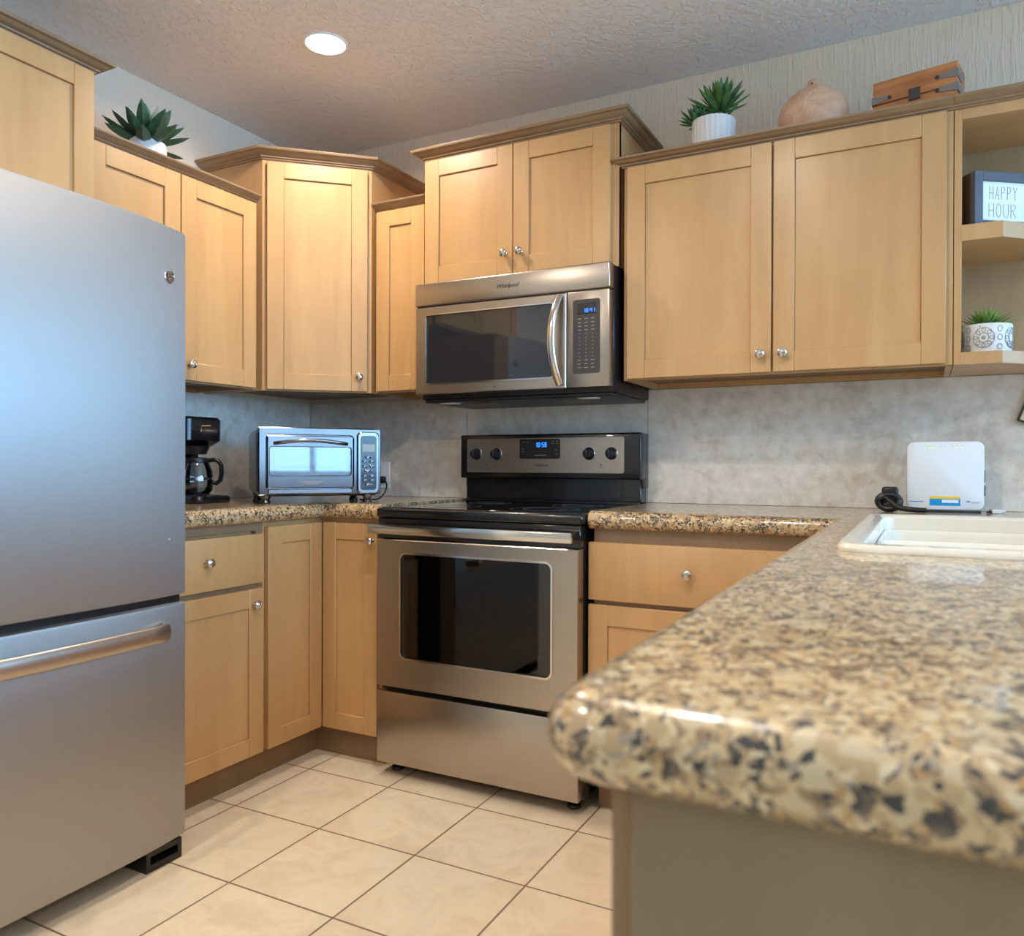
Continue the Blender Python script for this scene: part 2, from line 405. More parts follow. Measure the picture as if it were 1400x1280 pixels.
def carcass(parent, w, d, h, fr=.035, rec=.02, mid=False, bottom_open=False):
    b = MB(); t = .016
    b.box(0, t, .001, d, 0, h).box(w-t, w, .001, d, 0, h).box(t, w-t, d-.01, d, 0, h).box(t, w-t, .019, d-.01, h-t, h)
    b.done('cabinet_box', 'maple', parent)
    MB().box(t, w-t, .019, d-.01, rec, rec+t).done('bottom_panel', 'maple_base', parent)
    f = MB(); f.box(0, fr, 0, .019, 0, h, .001).box(w-fr, w, 0, .019, 0, h, .001)
    f.box(fr, w-fr, 0, .019, 0, fr, .001).box(fr, w-fr, 0, .019, h-fr, h, .001)
    if mid: f.box(w/2-fr/2, w/2+fr/2, 0, .019, fr, h-fr, .001)
    return f.done('face_frame', 'maple', parent)
def doors(parent, specs, lab=None):
    for (x, z, w, h, kx, kz) in specs:
        d = door_mb(w, h).done('door', 'maple', parent, (x, 0, z))
        if kx is not None: knob(d, kx, -.02, kz)

g_wall = 'wall cabinets'
# --- right run: 2-door wall cabinet
c = thing('wall_cabinet', 'wide two-door maple wall cabinet right of the microwave, under the clay vase', 'cabinet', (1.672, -.338, 1.35), 0)
w = .968; h = .712; carcass(c, w-.001, .336, h, mid=True)
doors(c, [(.016, .004, .464, .704, .464-.030, .055), (.486, .004, .464, .704, .030, .055)])
crown(c, [(0, .336), (0, 0), (w-.001, 0)], h)
# --- open shelf unit
sx0 = 2.640
u = thing('open_shelf_unit', 'open maple corner shelf unit at the right end of the wall cabinets', 'shelf', (sx0, -.338, 1.35), 0)
UW = .44; hh = .712
b = MB(); b.box(.001, .018, .02, .336, 0, hh); b.done('side_panel', 'maple', u)
b = MB(); b.box(.018, UW, .324, .336, 0, hh-.018); b.done('back_panel', 'maple_inside', u)
b = MB(); b.box(.018, UW, 0.02, .336, hh-.018, hh); b.done('top_panel', 'maple', u)
f = MB(); f.box(.001, .020, 0, .019, 0, hh, .001).box(.020, UW, 0, .019, hh-.030, hh, .001); f.done('face_frame', 'maple', u)
for zz, th in ((0, .034), (.344, .044)):
    MB().prism([(.018, -.002), (.118, -.002), (.42, .30), (.42, .324), (.018, .324)], zz, zz+th).done('shelf', 'maple', u)
crown(u, [(0, 0), (UW, 0), (UW, .30)], hh)

# --- microwave cabinet
c = thing('wall_cabinet', 'tall-set two-door maple wall cabinet directly above the microwave', 'cabinet', (.889, -.352, 1.735), 0)
w = .770; h = .482; carcass(c, w, .350, h, mid=True)
doors(c, [(.003, .012, .373, .464, .373-.028, .075), (.379, .012, .365, .464, .030, .075)])
crown(c, [(0, .350), (0, 0), (w, 0), (w, .350)], h, .036, .040)
# --- narrow cabinet
c = thing('wall_cabinet', 'narrow single-door maple wall cabinet between the corner cabinet and the microwave', 'cabinet', (.640, -.338, 1.35), 0)
w = .247; h = .712; carcass(c, w, .336, h)
doors(c, [(.014, .004, .226, .704, None, None)])
crown(c, [(0, 0), (w, 0)], h)
# --- diagonal corner cabinet (world-aligned root)
c = thing('corner_wall_cabinet', 'tall diagonal maple corner wall cabinet with one door', 'cabinet', (0, 0, 1.35), 0)
A = Vector((.318, -.626)); B = Vector((.622, -.344)); hc = .885
b = MB(); t = .018
pts_o = [(.001, -.626), (A.x, A.y), (B.x, B.y), (.622, -.001), (.001, -.001)]
MB().prism([(.003, -.624), (A.x-.002, A.y+.002), (B.x-.002, B.y+.002), (.604, -.003), (.003, -.003)], .02, .036).done('bottom_panel', 'maple_base', c)
b.prism([(.002, -.609), (A.x-.006, -.609), (B.x-.017, B.y-.004), (.605, -.002), (.002, -.002)], hc-.018, hc-.001)
b.box(.001, A.x, -.626, -.610, 0, hc).box(.606, .622, -.344, -.001, 0, hc)
b.done('cabinet_box', 'maple', c)
ang = math.atan2(B.y-A.y, B.x-A.x); L = (B-A).length
FM = Matrix.Translation((A.x, A.y, 0)) @ Matrix.Rotation(ang, 4, 'Z')
f = MB(); f.box(0, .03, 0, .019, 0, hc, .001, mat=FM).box(L-.03, L, 0, .019, 0, hc, .001, mat=FM).box(.03, L-.03, 0, .019, 0, .03, mat=FM).box(.03, L-.03, 0, .019, hc-.03, hc, mat=FM)
f.done('face_frame', 'maple', c)
d = door_mb(L-.036, hc-.014).done('door', 'maple', c, (A.x+math.cos(ang)*.018, A.y+math.sin(ang)*.018, .004)); d.rotation_euler = (0, 0, ang)
knob(d, L-.036-.032, -.02, .055)
crown(c, [(.001, -.626), (A.x, A.y), (B.x, B.y), (.622, -.001)], hc, .036, .040)
# --- left run 2-door
c = thing('wall_cabinet', 'two-door maple wall cabinet on the left wall above the coffee maker, under the dark succulent', 'cabinet', (.313+.0, -1.357, 1.35), PI/2)
w = .700; h = .704; carcass(c, w, .311, h, mid=True)
doors(c, [(.006, .004, .338, .696, .30, .055), (.349, .004, .338, .696, .030, .055)])
crown(c, [(0, 0), (w, 0)], h)
# --- above fridge
c = thing('wall_cabinet', 'tall-set maple wall cabinet above the refrigerator, touching the left photo edge', 'cabinet', (.37, -2.23, 1.78), PI/2)
w = .871; h = .447; carcass(c, w, .368, h, mid=True)
doors(c, [(.006, .01, .426, .434, None, None), (.437, .01, .426, .434, None, None)])
crown(c, [(0, .368), (0, 0), (w, 0), (w, .368)], h, .036, .040)

# --- base cabinets
c = thing('base_cabinet', 'maple base cabinet with one drawer and one door between refrigerator and corner', 'cabinet', (.592, -1.345, 0), PI/2)
w = .447
b = MB(); b.box(0, .016, .001, .59, .102, .872).box(w-.016, w, .001, .59, .102, .872).box(.016, w-.016, .02, .59, .102, .118).box(.016, w-.016, .58, .59, .118, .872)
b.box(.0, w, .02, .035, .118, .872); b.done('cabinet_box', 'maple', c)
f = MB(); f.box(w-.03, w, 0, .019, .102, .872).box(0, .03, 0, .019, .102, .872).box(.03, w-.03, 0, .019, .845, .872).box(.03, w-.03, 0, .019, .64, .68).box(.03, w-.03, 0, .019, .102, .13)
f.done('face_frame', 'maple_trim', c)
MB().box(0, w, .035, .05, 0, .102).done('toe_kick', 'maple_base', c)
d = MB().box(.004, w-.012, -.02, 0, .672, .836, .003, 2).done('drawer_front', 'maple', c); knob(d, .195, -.02, .762)
d = door_mb(w-.016, .551).done('door', 'maple', c, (.004, 0, .104)); knob(d, w-.016-.045, -.02, .50)

c = thing('corner_base_cabinet', 'maple corner base cabinet with two narrow hinged door leaves under the toaster oven', 'cabinet', (0, 0, 0), 0)
b = MB(); b.prism([(.001, -.897), (.592, -.897), (.592, -.601), (.868, -.601), (.868, -.001), (.001, -.001)], .104, .872)
b.done('cabinet_box', 'maple', c)
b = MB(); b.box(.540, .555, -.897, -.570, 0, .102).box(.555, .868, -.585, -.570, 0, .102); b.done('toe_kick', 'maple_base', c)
d = door_mb(.266, .752, st=.060).done('door', 'maple', c, (.593, -.889, .104)); d.rotation_euler = (0, 0, PI/2)
d = door_mb(.247, .752, st=.060).done('door', 'maple', c, (.614, -.601, .104)); knob(d, .247-.020, -.02, .752-.06)

c = thing('base_cabinet', 'maple base cabinet with drawer over door between range and peninsula', 'cabinet', (1.672, -.601, 0), 0)
w = .72
b = MB(); b.box(0, .016, .001, .59, .102, .872).box(w-.016, w, .001, .59, .102, .872).box(.016, w-.016, .02, .59, .102, .118).box(0, w, .02, .035, .118, .872).box(.016, w-.016, .58, .59, .118, .872)
b.done('cabinet_box', 'maple', c)
f = MB(); f.box(0, .03, 0, .019, .102, .872).box(.03, w, 0, .019, .832, .872).box(.03, w, 0, .019, .64, .68).box(.03, w, 0, .019, .102, .13).box(.6, w, 0, .019, .13, .64).box(.6, w, 0, .019, .68, .832)
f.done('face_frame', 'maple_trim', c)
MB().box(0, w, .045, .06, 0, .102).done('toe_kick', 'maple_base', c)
d = MB().box(-.012, .606, -.02, 0, .656, .832, .003, 2).done('drawer_front', 'maple', c); knob(d, .297, -.02, .752)
d = door_mb(.618, .538).done('door', 'maple', c, (-.012, 0, .104)); knob(d, .57, -.02, .49)

# --- peninsula
PX = 2.396
c = thing('peninsula_cabinet', 'maple peninsula base with plain tan end panel under the granite overhang', 'cabinet', (PX, -2.402, 0), 0)
b = MB(); b.box(.014, .03, .006, 1.76, .10, .871).box(.664, .68, .006, 2.398, .10, .871).box(.03, .664, .006, .022, .10, .871).box(.03, .664, 2.382, 2.398, .10, .871).box(.03, .664, .022, 2.382, .10, .116); b.done('cabinet_box', 'maple', c)
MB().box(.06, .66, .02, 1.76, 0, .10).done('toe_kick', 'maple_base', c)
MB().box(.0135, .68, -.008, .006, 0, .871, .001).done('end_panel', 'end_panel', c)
MB().box(0, .0135, -.004, .03, 0, .871, .001).done('corner_stile', 'maple_base', c)
for k in range(3):
    dd = door_mb(.55, .74); o = dd.done('door', 'maple', c, (.0135, .62+k*.565-.0, .11)); o.rotation_euler = (0, 0, -PI/2); knob(o, .04, -.02, .68)

# ------------------------------------------------------------------ worktops
TOP, BOT = .927, .872
def bull(R=.0275, n=10):
    return [(0, 0)] + [(R*math.sin(PI*k/n), R-R*math.cos(PI*k/n)) for k in range(1, n)] + [(0, 2*R)]
R_ = .0275
b = MB()
ex, ey = .637-R_, -.640+R_
b.box(.001, ex, -1.366, ey, BOT, TOP).box(.001, .884, ey, -.001, BOT, TOP)
b.sweep([(ex, -1.366), (ex, ey), (.884, ey)], bull(), BOT)
tag(b.done('worktop', 'granite'), 'L-shaped granite worktop under the coffee maker and toaster oven', 'worktop')
# right worktop
PL, PE = 2.353+R_, -2.446+R_
XRW = 3.12
SX0, SX1, SY0, SY1 = 2.462, 2.985, -1.462, -.592
b = MB(); rc = .020
b.box(1.666, PL, ey, -.001, BOT, TOP).box(PL, XRW, SY1, -.001, BOT, TOP)
b.box(PL, SX0, SY0, SY1, BOT, TOP).box(SX1, XRW, SY0, SY1, BOT, TOP)
b.box(PL, XRW, PE+rc, SY0, BOT, TOP)
arc = [(PL+rc-rc*math.cos(a), PE+rc-rc*math.sin(a)) for a in [PI/2*k/8 for k in range(9)]]
b.prism(arc+[(XRW, PE), (XRW, PE+rc)], BOT, TOP)
# inner corner (concave) path: outward to the right of travel
b.sweep([(1.666, ey), (PL, ey)] + [(PL, PE+rc)] + arc[1:] + [(XRW, PE)], bull(), BOT)
tag(b.done('worktop', 'granite'), 'large granite worktop running from the range into the foreground peninsula with the sink', 'worktop')

# ------------------------------------------------------------------ backsplash slabs
def slab(x0, x1, y0, y1, z0, z1, lab):
    tag(MB().box(x0, x1, y0, y1, z0, z1, .0008).done('backsplash_slab', 'stone'), lab, 'backsplash')
slab(.0105, .8637, -.010, -.0005, .9275, 1.349, 'beige stone backsplash slab on the back wall behind the toaster oven')
slab(.8653, 1.6502, -.010, -.0005, .60, 1.349, 'beige stone backsplash slab behind the range control panel')
slab(1.6518, 3.3, -.010, -.0005, .9275, 1.349, 'wide beige stone backsplash slab behind the router and sink')
slab(.0005, .010, -1.38, -.0105, .9275, 1.349, 'stone backsplash slab on the left wall behind the coffee maker')

# ------------------------------------------------------------------ refrigerator
FY1, FY0 = -1.372, -2.204
r = thing('refrigerator', 'stainless bottom-freezer refrigerator filling the left edge of the photo', 'refrigerator', (0, 0, 0))
MB().box(.03, .700, FY0+.01, FY1-.008, .035, 1.715, .006).done('cabinet_shell', 'dark_grey', r)
def bow(n=22, off=0):
    out = []
    for k in range(n+1):
        s_ = -1+2*k/n; y = (FY0+FY1)/2+s_*(FY1-FY0)/2*1.0
        x = .783+.018*(1-abs(s_)**4)
        out.append((x-off, y))
    return out
def door_bow(z0, z1, name):
    def loop(z, o):
        pts = []; dz = lambda y: -.012*abs((y-(FY0+FY1)/2)/.416)**2.5 if z > 1.5 else 0
        for x, y in bow():
            yy = min(max(y, FY0+o), FY1-o); pts.append((x-o, yy, z+dz(yy)))
        pts += [(.706, FY1-o, z+dz(FY1)), (.706, FY0+o, z+dz(FY0))]
        return [Vector(p) for p in pts]
    b = MB(); b.loft([loop(z0, .008), loop(z0+.003, .002), loop(z0+.010, 0), loop(z1-.010, 0), loop(z1-.003, .002), loop(z1, .008)])
    return b.done(name, 'fridge', r)
ud = door_bow(.713, 1.707, 'refrigerator_door'); fd = door_bow(.056, .693, 'freezer_drawer')
MB().box(.70, .775, FY0+.012, FY1-.012, .66, 1.69).done('door_gasket', 'black_plastic', r)
MB().box(.66, .70, FY0+.02, FY1-.02, .02, .075).done('toe_grille', 'black_plastic', r)
for yy in (FY1-.012, FY0+.122):
    b = MB(); b.box(.69, .785, yy-.11, yy, .040, .054).box(.70, .785, yy-.11, yy-.098, 0, .040).box(.70, .785, yy-.012, yy, 0, .040).box(.70, .785, yy-.098, yy-.012, 0, .018).box(.70, .71, yy-.098, yy-.012, .018, .040)
    o = b.done('front_foot', 'black_plastic', r)
# freezer handle
pts = []; n = 26; hy0, hy1 = FY0+.075, FY1-.075
for k in range(n+1):
    s_ = -1+2*k/n; y = (hy0+hy1)/2+s_*(hy1-hy0)/2
    e = max(0, (abs(s_)-.90)/.10)
    x = .860+.0*(1-s_*s_) - .016*s_*s_ - .060*e**1.6
    pts.append((x, y, .632))
o = MB().tube(pts, .008, 16, .022).done('handle', 'handle_steel', fd); o['label'] = 'polished bar handle'
pts = []
for k in range(n+1):
    s_ = -1+2*k/n; z = 1.21+s_*.40; e = max(0, (abs(s_)-.90)/.10)
    pts.append((.850-.01*s_*s_-.055*e**1.6, FY0+.05, z))
o = MB().tube(pts, .0075, 14, .017, up=(0, 1, 0)).done('handle', 'steel_hi', ud); o['label'] = 'polished vertical bar handle'
# badge with looping monogram
bx = bow()
BY, BZ = -1.432, 1.563
fx = .783+.018*(1-abs((BY-(FY0+FY1)/2)/((FY1-FY0)/2))**4)
nrm = math.atan2(.018*4*abs((BY-(FY0+FY1)/2)/((FY1-FY0)/2))**3/((FY1-FY0)/2), 1)
bm = Matrix.Translation((fx-.001, BY, BZ)) @ Matrix.Rotation(nrm, 4, 'Z')
b = MB(); b.lathe([(0, .000), (.0175, 0), (.0175, .004), (.0155, .0055), (.0150, .0045), (0, .0045)], 32, (0, 0, 0), 'x', bm)
bd = b.done('badge', 'chrome', ud)
b = MB()
def curl(cx, cz, r0, r1, a0, a1, n=14):
    return [bm @ Vector((.0055, cx+(r0+(r1-r0)*k/n)*math.cos(a0+(a1-a0)*k/n), cz+(r0+(r1-r0)*k/n)*math.sin(a0+(a1-a0)*k/n))) for k in range(n+1)]
b.tube(curl(-.004, .001, .0065, .004, 1.0, 5.6), .0009, 6); b.tube(curl(.005, .003, .004, .0035, .6, 4.6), .0009, 6); b.tube(curl(.005, -.004, .0045, .004, 1.9, -2.4), .0009, 6)
b.tube(curl(0, 0, .0125, .0125, 0, 2*PI, 28), .0006, 6)
b.done('monogram', 'letter', bd)
for zz in (.865,):
    MB().lathe([(0, 0), (.004, 0), (.004, .002), (0, .003)], 12, (.783+.018*(1-abs((-1.43+1.788)/.416)**4)-.001, -1.43, zz), 'x').done('screw_cap', 'grey_key', ud)

# ------------------------------------------------------------------ range
RX, RW = .897, .760
r = thing('range', 'freestanding stainless and black electric range with glass cooktop', 'stove', (RX, 0, 0))
b = MB()
b.box(0.002, .018, -.632, -.02, .045, .895).box(RW-.018, RW-.002, -.632, -.02, .045, .895).box(.018, RW-.018, -.04, -.02, .045, .895)
b.box(.018, RW-.018, -.62, -.04, .045, .30).box(.018, RW-.018, -.62, -.04, .82, .895)
b.done('oven_body', 'black', r)
b = MB(); b.box(.02, .07, -.615, -.05, .30, .82).box(RW-.07, RW-.02, -.615, -.05, .30, .82).box(.07, RW-.07, -.10, -.05, .30, .82).box(.07, RW-.07, -.615, -.10, .30, .33).box(.07, RW-.07, -.615, -.10, .79, .82)
b.done('oven_cavity', 'cavity', r)
for zz in (.50, .66):
    b = MB(); b.tube([(.072, -.58, zz), (RW-.072, -.58, zz)], .0035, 6); b.tube([(.072, -.12, zz), (RW-.072, -.12, zz)], .003, 6)
    for k in range(16):
        x = .09+k*(RW-.18)/15; b.tube([(x, -.58, zz), (x, -.12, zz)], .0018, 5)
    b.done('oven_rack', 'nickel', r)
# cooktop
b = MB(); b.box(-.003, RW+.003, -.672, -.085, .885, .918, .010, 3); b.done('cooktop_frame', 'black', r)
ct = MB().box(.012, RW-.012, -.655, -.095, .9165, .9205, .0012).done('glass_cooktop', 'black_glass', r)
b = MB()
for cx, cy, R in ((.20, -.50, .10), (.56, -.50, .115), (.20, -.22, .08), (.56, -.22, .09)):
    for q in (R, R*.62): MB().lathe([(q-.0012, 0), (q-.0012, .0006), (q+.0012, .0006), (q+.0012, 0)], 40, (cx, cy, .9203)).done('burner_ring', 'dark_grey', ct)
# oven door with window hole
DY, D0, D1 = -.676, .309, .812
wx0, wx1, wz0, wz1 = .104, .665, .412, .766
def framed(b, x0, x1, z0, z1, wx0, wx1, wz0, wz1, yf, yb, rad=.02):
    n = 6
    inner = rr((wx0+wx1)/2, (wz0+wz1)/2, wx1-wx0, wz1-wz0, rad, n)
    cx, cz = (x0+x1)/2, (z0+z1)/2
    outer = []
    for (px, pz) in inner:
        tx = 1e9
        dx, dz = px-(wx0+wx1)/2, pz-(wz0+wz1)/2
        # map to rectangle boundary by nearest side
        if abs(dx)/(wx1-wx0) > abs(dz)/(wz1-wz0): q = (x1 if dx > 0 else x0, pz if abs(dz) < (wz1-wz0)/2-rad-1e-6 else (z1 if dz > 0 else z0))
        else: q = (px if abs(dx) < (wx1-wx0)/2-rad-1e-6 else (x1 if dx > 0 else x0), z1 if dz > 0 else z0)
        outer.append(q)
    # ensure the four corners
    outer = []
    for s_, (sx, sz) in enumerate(((1, 1), (-1, 1), (-1, -1), (1, -1))):
        X = x1 if sx > 0 else x0; Z = z1 if sz > 0 else z0
        for k in range(n+1):
            px, pz = inner[s_*(n+1)+k]
            f = k/n
            if s_ in (0, 2): q = (X, pz+(Z-pz)*min(1, 2*f)) if f <= .5 else (X+(px-X)*(2*f-1), Z)
            else: q = (px+(X-px)*min(1, 2*f), Z) if f <= .5 else (X, Z+(pz-Z)*(2*f-1))
            outer.append(q)
    e = .003
    def lp(P, y, sh=0):
        return [Vector((min(max(px, x0+sh), x1-sh), y, min(max(pz, z0+sh), z1-sh))) for px, pz in P]
    inn = lambda y, g: [Vector((x, y, z)) for x, z in rr((wx0+wx1)/2, (wz0+wz1)/2, wx1-wx0+g, wz1-wz0+g, rad+g/2, n)]
    b.loft([inn(yb, 0), lp(outer, yb), lp(outer, yf+e), lp(outer, yf, e), inn(yf, .004), inn(yf+.002, 0)], cyc=True)
    return b
od = framed(MB(), .006, RW-.006, D0, D1, wx0, wx1, wz0, wz1, DY, DY+.04).done('oven_door', 'steel', r)
b = MB(); lo = lambda g, y: [Vector((x, y, z)) for x, z in rr((wx0+wx1)/2, (wz0+wz1)/2, wx1-wx0+g, wz1-wz0+g, .022+g/2)]
b.loft([lo(.012, DY+.001), lo(.010, DY-.003), lo(-.004, DY-.003), lo(-.006, DY+.004)], cyc=False, cap=False)
o = b.done('window_trim', 'steel_hi', od)
b = MB(); b.loft([lo(-.001, DY+.006), lo(-.001, DY+.012)]); b.done('door_glass', 'oven_glass', od)
b = MB(); b.box(.02, RW-.02, DY+.02, DY+.035, D0+.01, wz0+.02).box(.02, RW-.02, DY+.02, DY+.035, wz1-.02, D1-.01)
# inner black frame strip seen through glass
b = framed(MB(), .05, RW-.05, D0+.02, D1-.02, wx0+.055, wx1-.045, wz0+.04, wz1-.045, DY+.024, DY+.034, .012)
b.done('inner_frame', 'cavity', od)
# black band above door + handle
MB().box(.004, RW-.004, -.668, -.628, .814, .884, .003).done('front_band', 'black', r)
b = MB(); b.box(-.004, RW-.010, -.722, -.708, .833, .866, .005, 2)
b.box(.01, .045, -.71, -.666, .838, .861, .003).box(RW-.06, RW-.025, -.71, -.666, .838, .861, .003)
o = b.done('oven_handle', 'steel_hi', od); o['label'] = 'flat polished bar handle'
MB().box(.006, RW-.006, DY, -.62, .047, .293, .004, 2).done('storage_drawer', 'steel', r)
for x in (.04, RW-.05):
    for y in (-.60, -.10): MB().lathe([(.020, 0), (.022, .004), (.020, .012), (.012, .016), (.012, .05)], 14, (x, y, 0)).done('leveling_foot', 'black_plastic', r)
# backguard
bgm = MB(); bgm.box(.010, RW-.006, -.085, -.020, .893, 1.02, .004); bgm.box(.004, RW-.0, -.080, -.014, .98, 1.185, .006, 2)
bgm.box(.0, RW+.004, -.116, -.06, 1.014, 1.187, .007, 3)
bgm.box(.012, RW-.008, -.096, -.07, .918, .934, .004)
bg_ = bgm.done('backguard', 'black', r)
cp = MB()
cp.loft([[Vector((x, y, z)) for x, z in rr((.033+.700)/2, 1.104, .700-.033, .134, .008)] for y in (-.114, -.1185)])
cpo = cp.done('control_panel', 'steel', bg_)
MB().loft([[Vector((x, y, z)) for x, z in rr(.358, 1.129, .172, .077, .008)] for y in (-.118, -.1205)]).done('display', 'black_plastic', cpo)
b = MB(); seg_digits(b, '10:58', .340, 1.136, .0085, .018, -.1205, .0024); b.done('clock_digits', 'led_blue', cpo)
b = MB()
for x, z in ((.285, 1.155), (.303, 1.155), (.283, 1.128), (.283, 1.118), (.410, 1.157), (.428, 1.157), (.410, 1.148), (.428, 1.148), (.425, 1.124), (.425, 1.108)):
    b.box(x, x+.009, -.1212, -.1204, z, z+.0018)
b.box(.335, .385, -.1212, -.1204, 1.103, 1.106); b.done('key_print', 'grey_key', cpo)
text_mesh('logo', 'Whirlpool', .0145, 'letter', cpo, (.365, -.1187, 1.066), shear=.35, width=.95)
for x in (.078, .170, .563, .652):
    k = MB(); k.lathe([(.022, 0), (.0225, .004), (.019, .008), (.0185, .022), (.0165, .026), (0, .027)], 28, (0, 0, 0), 'y')
    k.box(-.0045, .0045, -.034, -.022, -.017, .017, .002)
    ko = k.done('burner_knob', 'black_plastic', cpo, (x, -.1185, 1.110))
    MB().lathe([(.0235, 0), (.0235, .003), (.0222, .004), (.0222, 0)], 28, (0, 0, 0), 'y').done('knob_ring', 'chrome', ko)
    b = MB(); b.box(-.0006, .0006, -.0346, -.0338, .004, .015); b.done('pointer', 'grey_key', ko)
b = MB()
for x in (.125, .610):
    b.lathe([(0, 0), (.003, 0), (.003, .001), (0, .001)], 10, (x, -.1187, 1.068), 'y'); b.box(x-.010, x+.010, -.1192, -.1185, 1.058, 1.0595)
for x in (.078, .170, .563, .652): b.box(x-.003, x+.003, -.1192, -.1185, 1.146, 1.148)
b.done('panel_print', 'letter', cpo)

# ------------------------------------------------------------------ microwave
MX, MW_ = .893, .762
r = thing('microwave', 'stainless over-the-range microwave hung under the wall cabinet', 'microwave', (MX, 0, 1.298))
MB().box(.004, MW_+.001, -.392, -.012, .012, .4365, .004).done('body', 'black_plastic', r)
b = MB(); b.box(.010, MW_-.006, -.385, -.03, .0, .014, .004)
b.done('underside', 'black_plastic', r)
for x in (.12, .50): MB().box(x, x+.14, -.30, -.18, -.004, .002, .002).done('grease_filter', 'galv', r)
for x in (.06, .62): MB().box(x, x+.07, -.36, -.32, -.003, .002, .002).done('lamp_cover', 'white_paint', r)
YF_ = -.432
b = MB(); b.box(-.002, MW_+.002, YF_-.002, -.39, .352, .437, .006, 3); b.done('vent_panel', 'steel', r)
b = MB(); b.box(.006, MW_-.006, YF_+.006, -.39, .346, .354); b.done('vent_gap', 'black_plastic', r)
md = framed(MB(), .0, .608, .028, .348, .044, .560, .066, .318, YF_, -.39, .010).done('door', 'steel', r)
b = MB(); lo2 = lambda g, y: [Vector((x, y, z)) for x, z in rr(.302, .192, .516+g, .252+g, .010+g/2)]
b.loft([lo2(.010, YF_+.001), lo2(.008, YF_-.0025), lo2(-.003, YF_-.0025), lo2(-.005, YF_+.003)], cap=False); b.done('window_trim', 'steel_hi', md)
MB().loft([lo2(-.001, YF_+.004), lo2(-.001, YF_+.010)]).done('door_window', simple('microwave_window_glass', sr(40, 40, 42), .06, 0, 1.0), md)
# bowed handle
pts = []
for k in range(25):
    s_ = -1+2*k/24; pts.append((.586-.014*(1-s_*s_)*1.0, YF_-.004-.042*(1-abs(s_)**2.4), .19+s_*.150))
o = MB().tube(pts, .013, 12, .006, up=(0, 1, 0)).done('handle', 'steel_hi', md); o['label'] = 'bowed polished handle'
b = MB(); b.box(.611, MW_+.0, YF_, -.39, .028, .348, .004, 2); pn = b.done('control_panel', 'steel', r)
MB().loft([[Vector((x, y, z)) for x, z in rr(.682, .196, .096, .246, .008)] for y in (YF_+.002, YF_-.002)]).done('keypad', 'dark_grey', pn)
MB().box(.650, .716, YF_-.0035, YF_, .270, .308, .001).done('display', 'black_plastic', pn)
b = MB(); seg_digits(b, '10:41', .672, .2755, .0072, .0125, YF_-.0035, .0022); b.done('clock_digits', 'led_blue', pn)
b = MB()
for i in range(14):
    for j in range(3):
        x = .652+j*.0235; z = .255-i*.0125
        ww = .012 if i < 4 or i > 10 else .003
        b.box(x+.006-ww/2, x+.006+ww/2, YF_-.0028, YF_-.0018, z-.0012, z+.0012)
b.done('key_print', 'grey_key', pn)
text_mesh('logo', 'Whirlpool', .021, 'letter', r, (.385, YF_-.0028, .394), shear=.35, width=1.0)
MB().lathe([(0, 0), (.003, 0), (.003, .001), (0, .0012)], 12, (.335, YF_, .044), 'y').done('emblem_dot', 'letter', md)

# ------------------------------------------------------------------ sink
s = thing('sink', 'white enamel double-bowl drop-in sink set in the peninsula worktop', 'sink', (0, 0, 0))
cx, cy, sw, sh = 2.722, -1.026, .565, .935
def L3(w_, h_, r_, z): return [Vector((x, y, z)) for x, y in rr(cx, cy, w_, h_, r_, 8)]
b = MB()
b.loft([L3(sw, sh, .05, TOP+.0003), L3(sw, sh, .05, TOP+.006), L3(sw-.010, sh-.010, .047, TOP+.013), L3(sw-.055, sh-.055, .04, TOP+.013), L3(sw-.075, sh-.075, .035, TOP+.006), L3(sw-.080, sh-.080, .035, TOP-.030), L3(sw-.080, sh-.080, .035, TOP-.034)], cap=False)
b.done('rim', 'sink', s)
for ya, yb in ((cy-(sh-.082)/2, cy+.10), (cy+.10, cy+(sh-.082)/2)):
    yc = (ya+yb)/2; hh_ = yb-ya; ww_ = sw-.082
    Q = lambda w_, h_, r_, z: [Vector((x, y, z)) for x, y in rr(cx, yc, w_, h_, r_, 6)]
    MB().loft([Q(ww_, hh_, .0005, TOP-.024), Q(ww_-.020, hh_-.020, .03, TOP-.024), Q(ww_-.034, hh_-.034, .035, TOP-.036), Q(ww_-.05, hh_-.05, .05, TOP-.18), Q(ww_-.11, hh_-.11, .06, TOP-.205), Q(.05, .05, .024, TOP-.208)], cap=False).done('bowl', 'sink', s)
    MB().lathe([(0, 0), (.03, 0), (.045, .003), (.045, .006), (.03, .004), (0, .002)], 20, (cx, yc, TOP-.2085)).done('drain', 'chrome', s)

# ------------------------------------------------------------------ router, cord
r = thing('wifi_router', 'white square upright internet router standing by the backsplash', 'router', (2.625, -.125, TOP+.0005), math.radians(4))
b = MB(); b.box(-.060, .095, -.028, .028, 0, .006, .002); b.done('stand', 'dark_grey', r)
def RL(g, y, hw=.104, z0=.006, z1=.214): return [Vector((x, y, z)) for x, z in rr(0, (z0+z1)/2, hw*2+g, (z1-z0)+g, .022+g/2)]
b = MB(); b.loft([RL(-.010, -.019), RL(-.002, -.017), RL(0, -.012), RL(0, .012), RL(-.002, .017), RL(-.010, .019)]); ro = b.done('case', 'white_plastic', r)
b = MB()
for x in (-.052, -.040, -.028, .032, .044): MB().box(x-.0022, x+.0022, -.0198, -.0188, .1935, .1965, .0004).done('indicator_led', 'led_green', ro)
b = MB()
for x in (-.052, -.040, -.028, -.012, 0, .018, .032, .044): b.box(x-.003, x+.003, -.0194, -.0188, .2000, .2008)
b.box(.068, .094, -.0196, -.0188, .0305, .0318).box(.070, .088, -.0196, -.0188, .0275, .0281)
b.done('small_print', 'grey_key', ro)
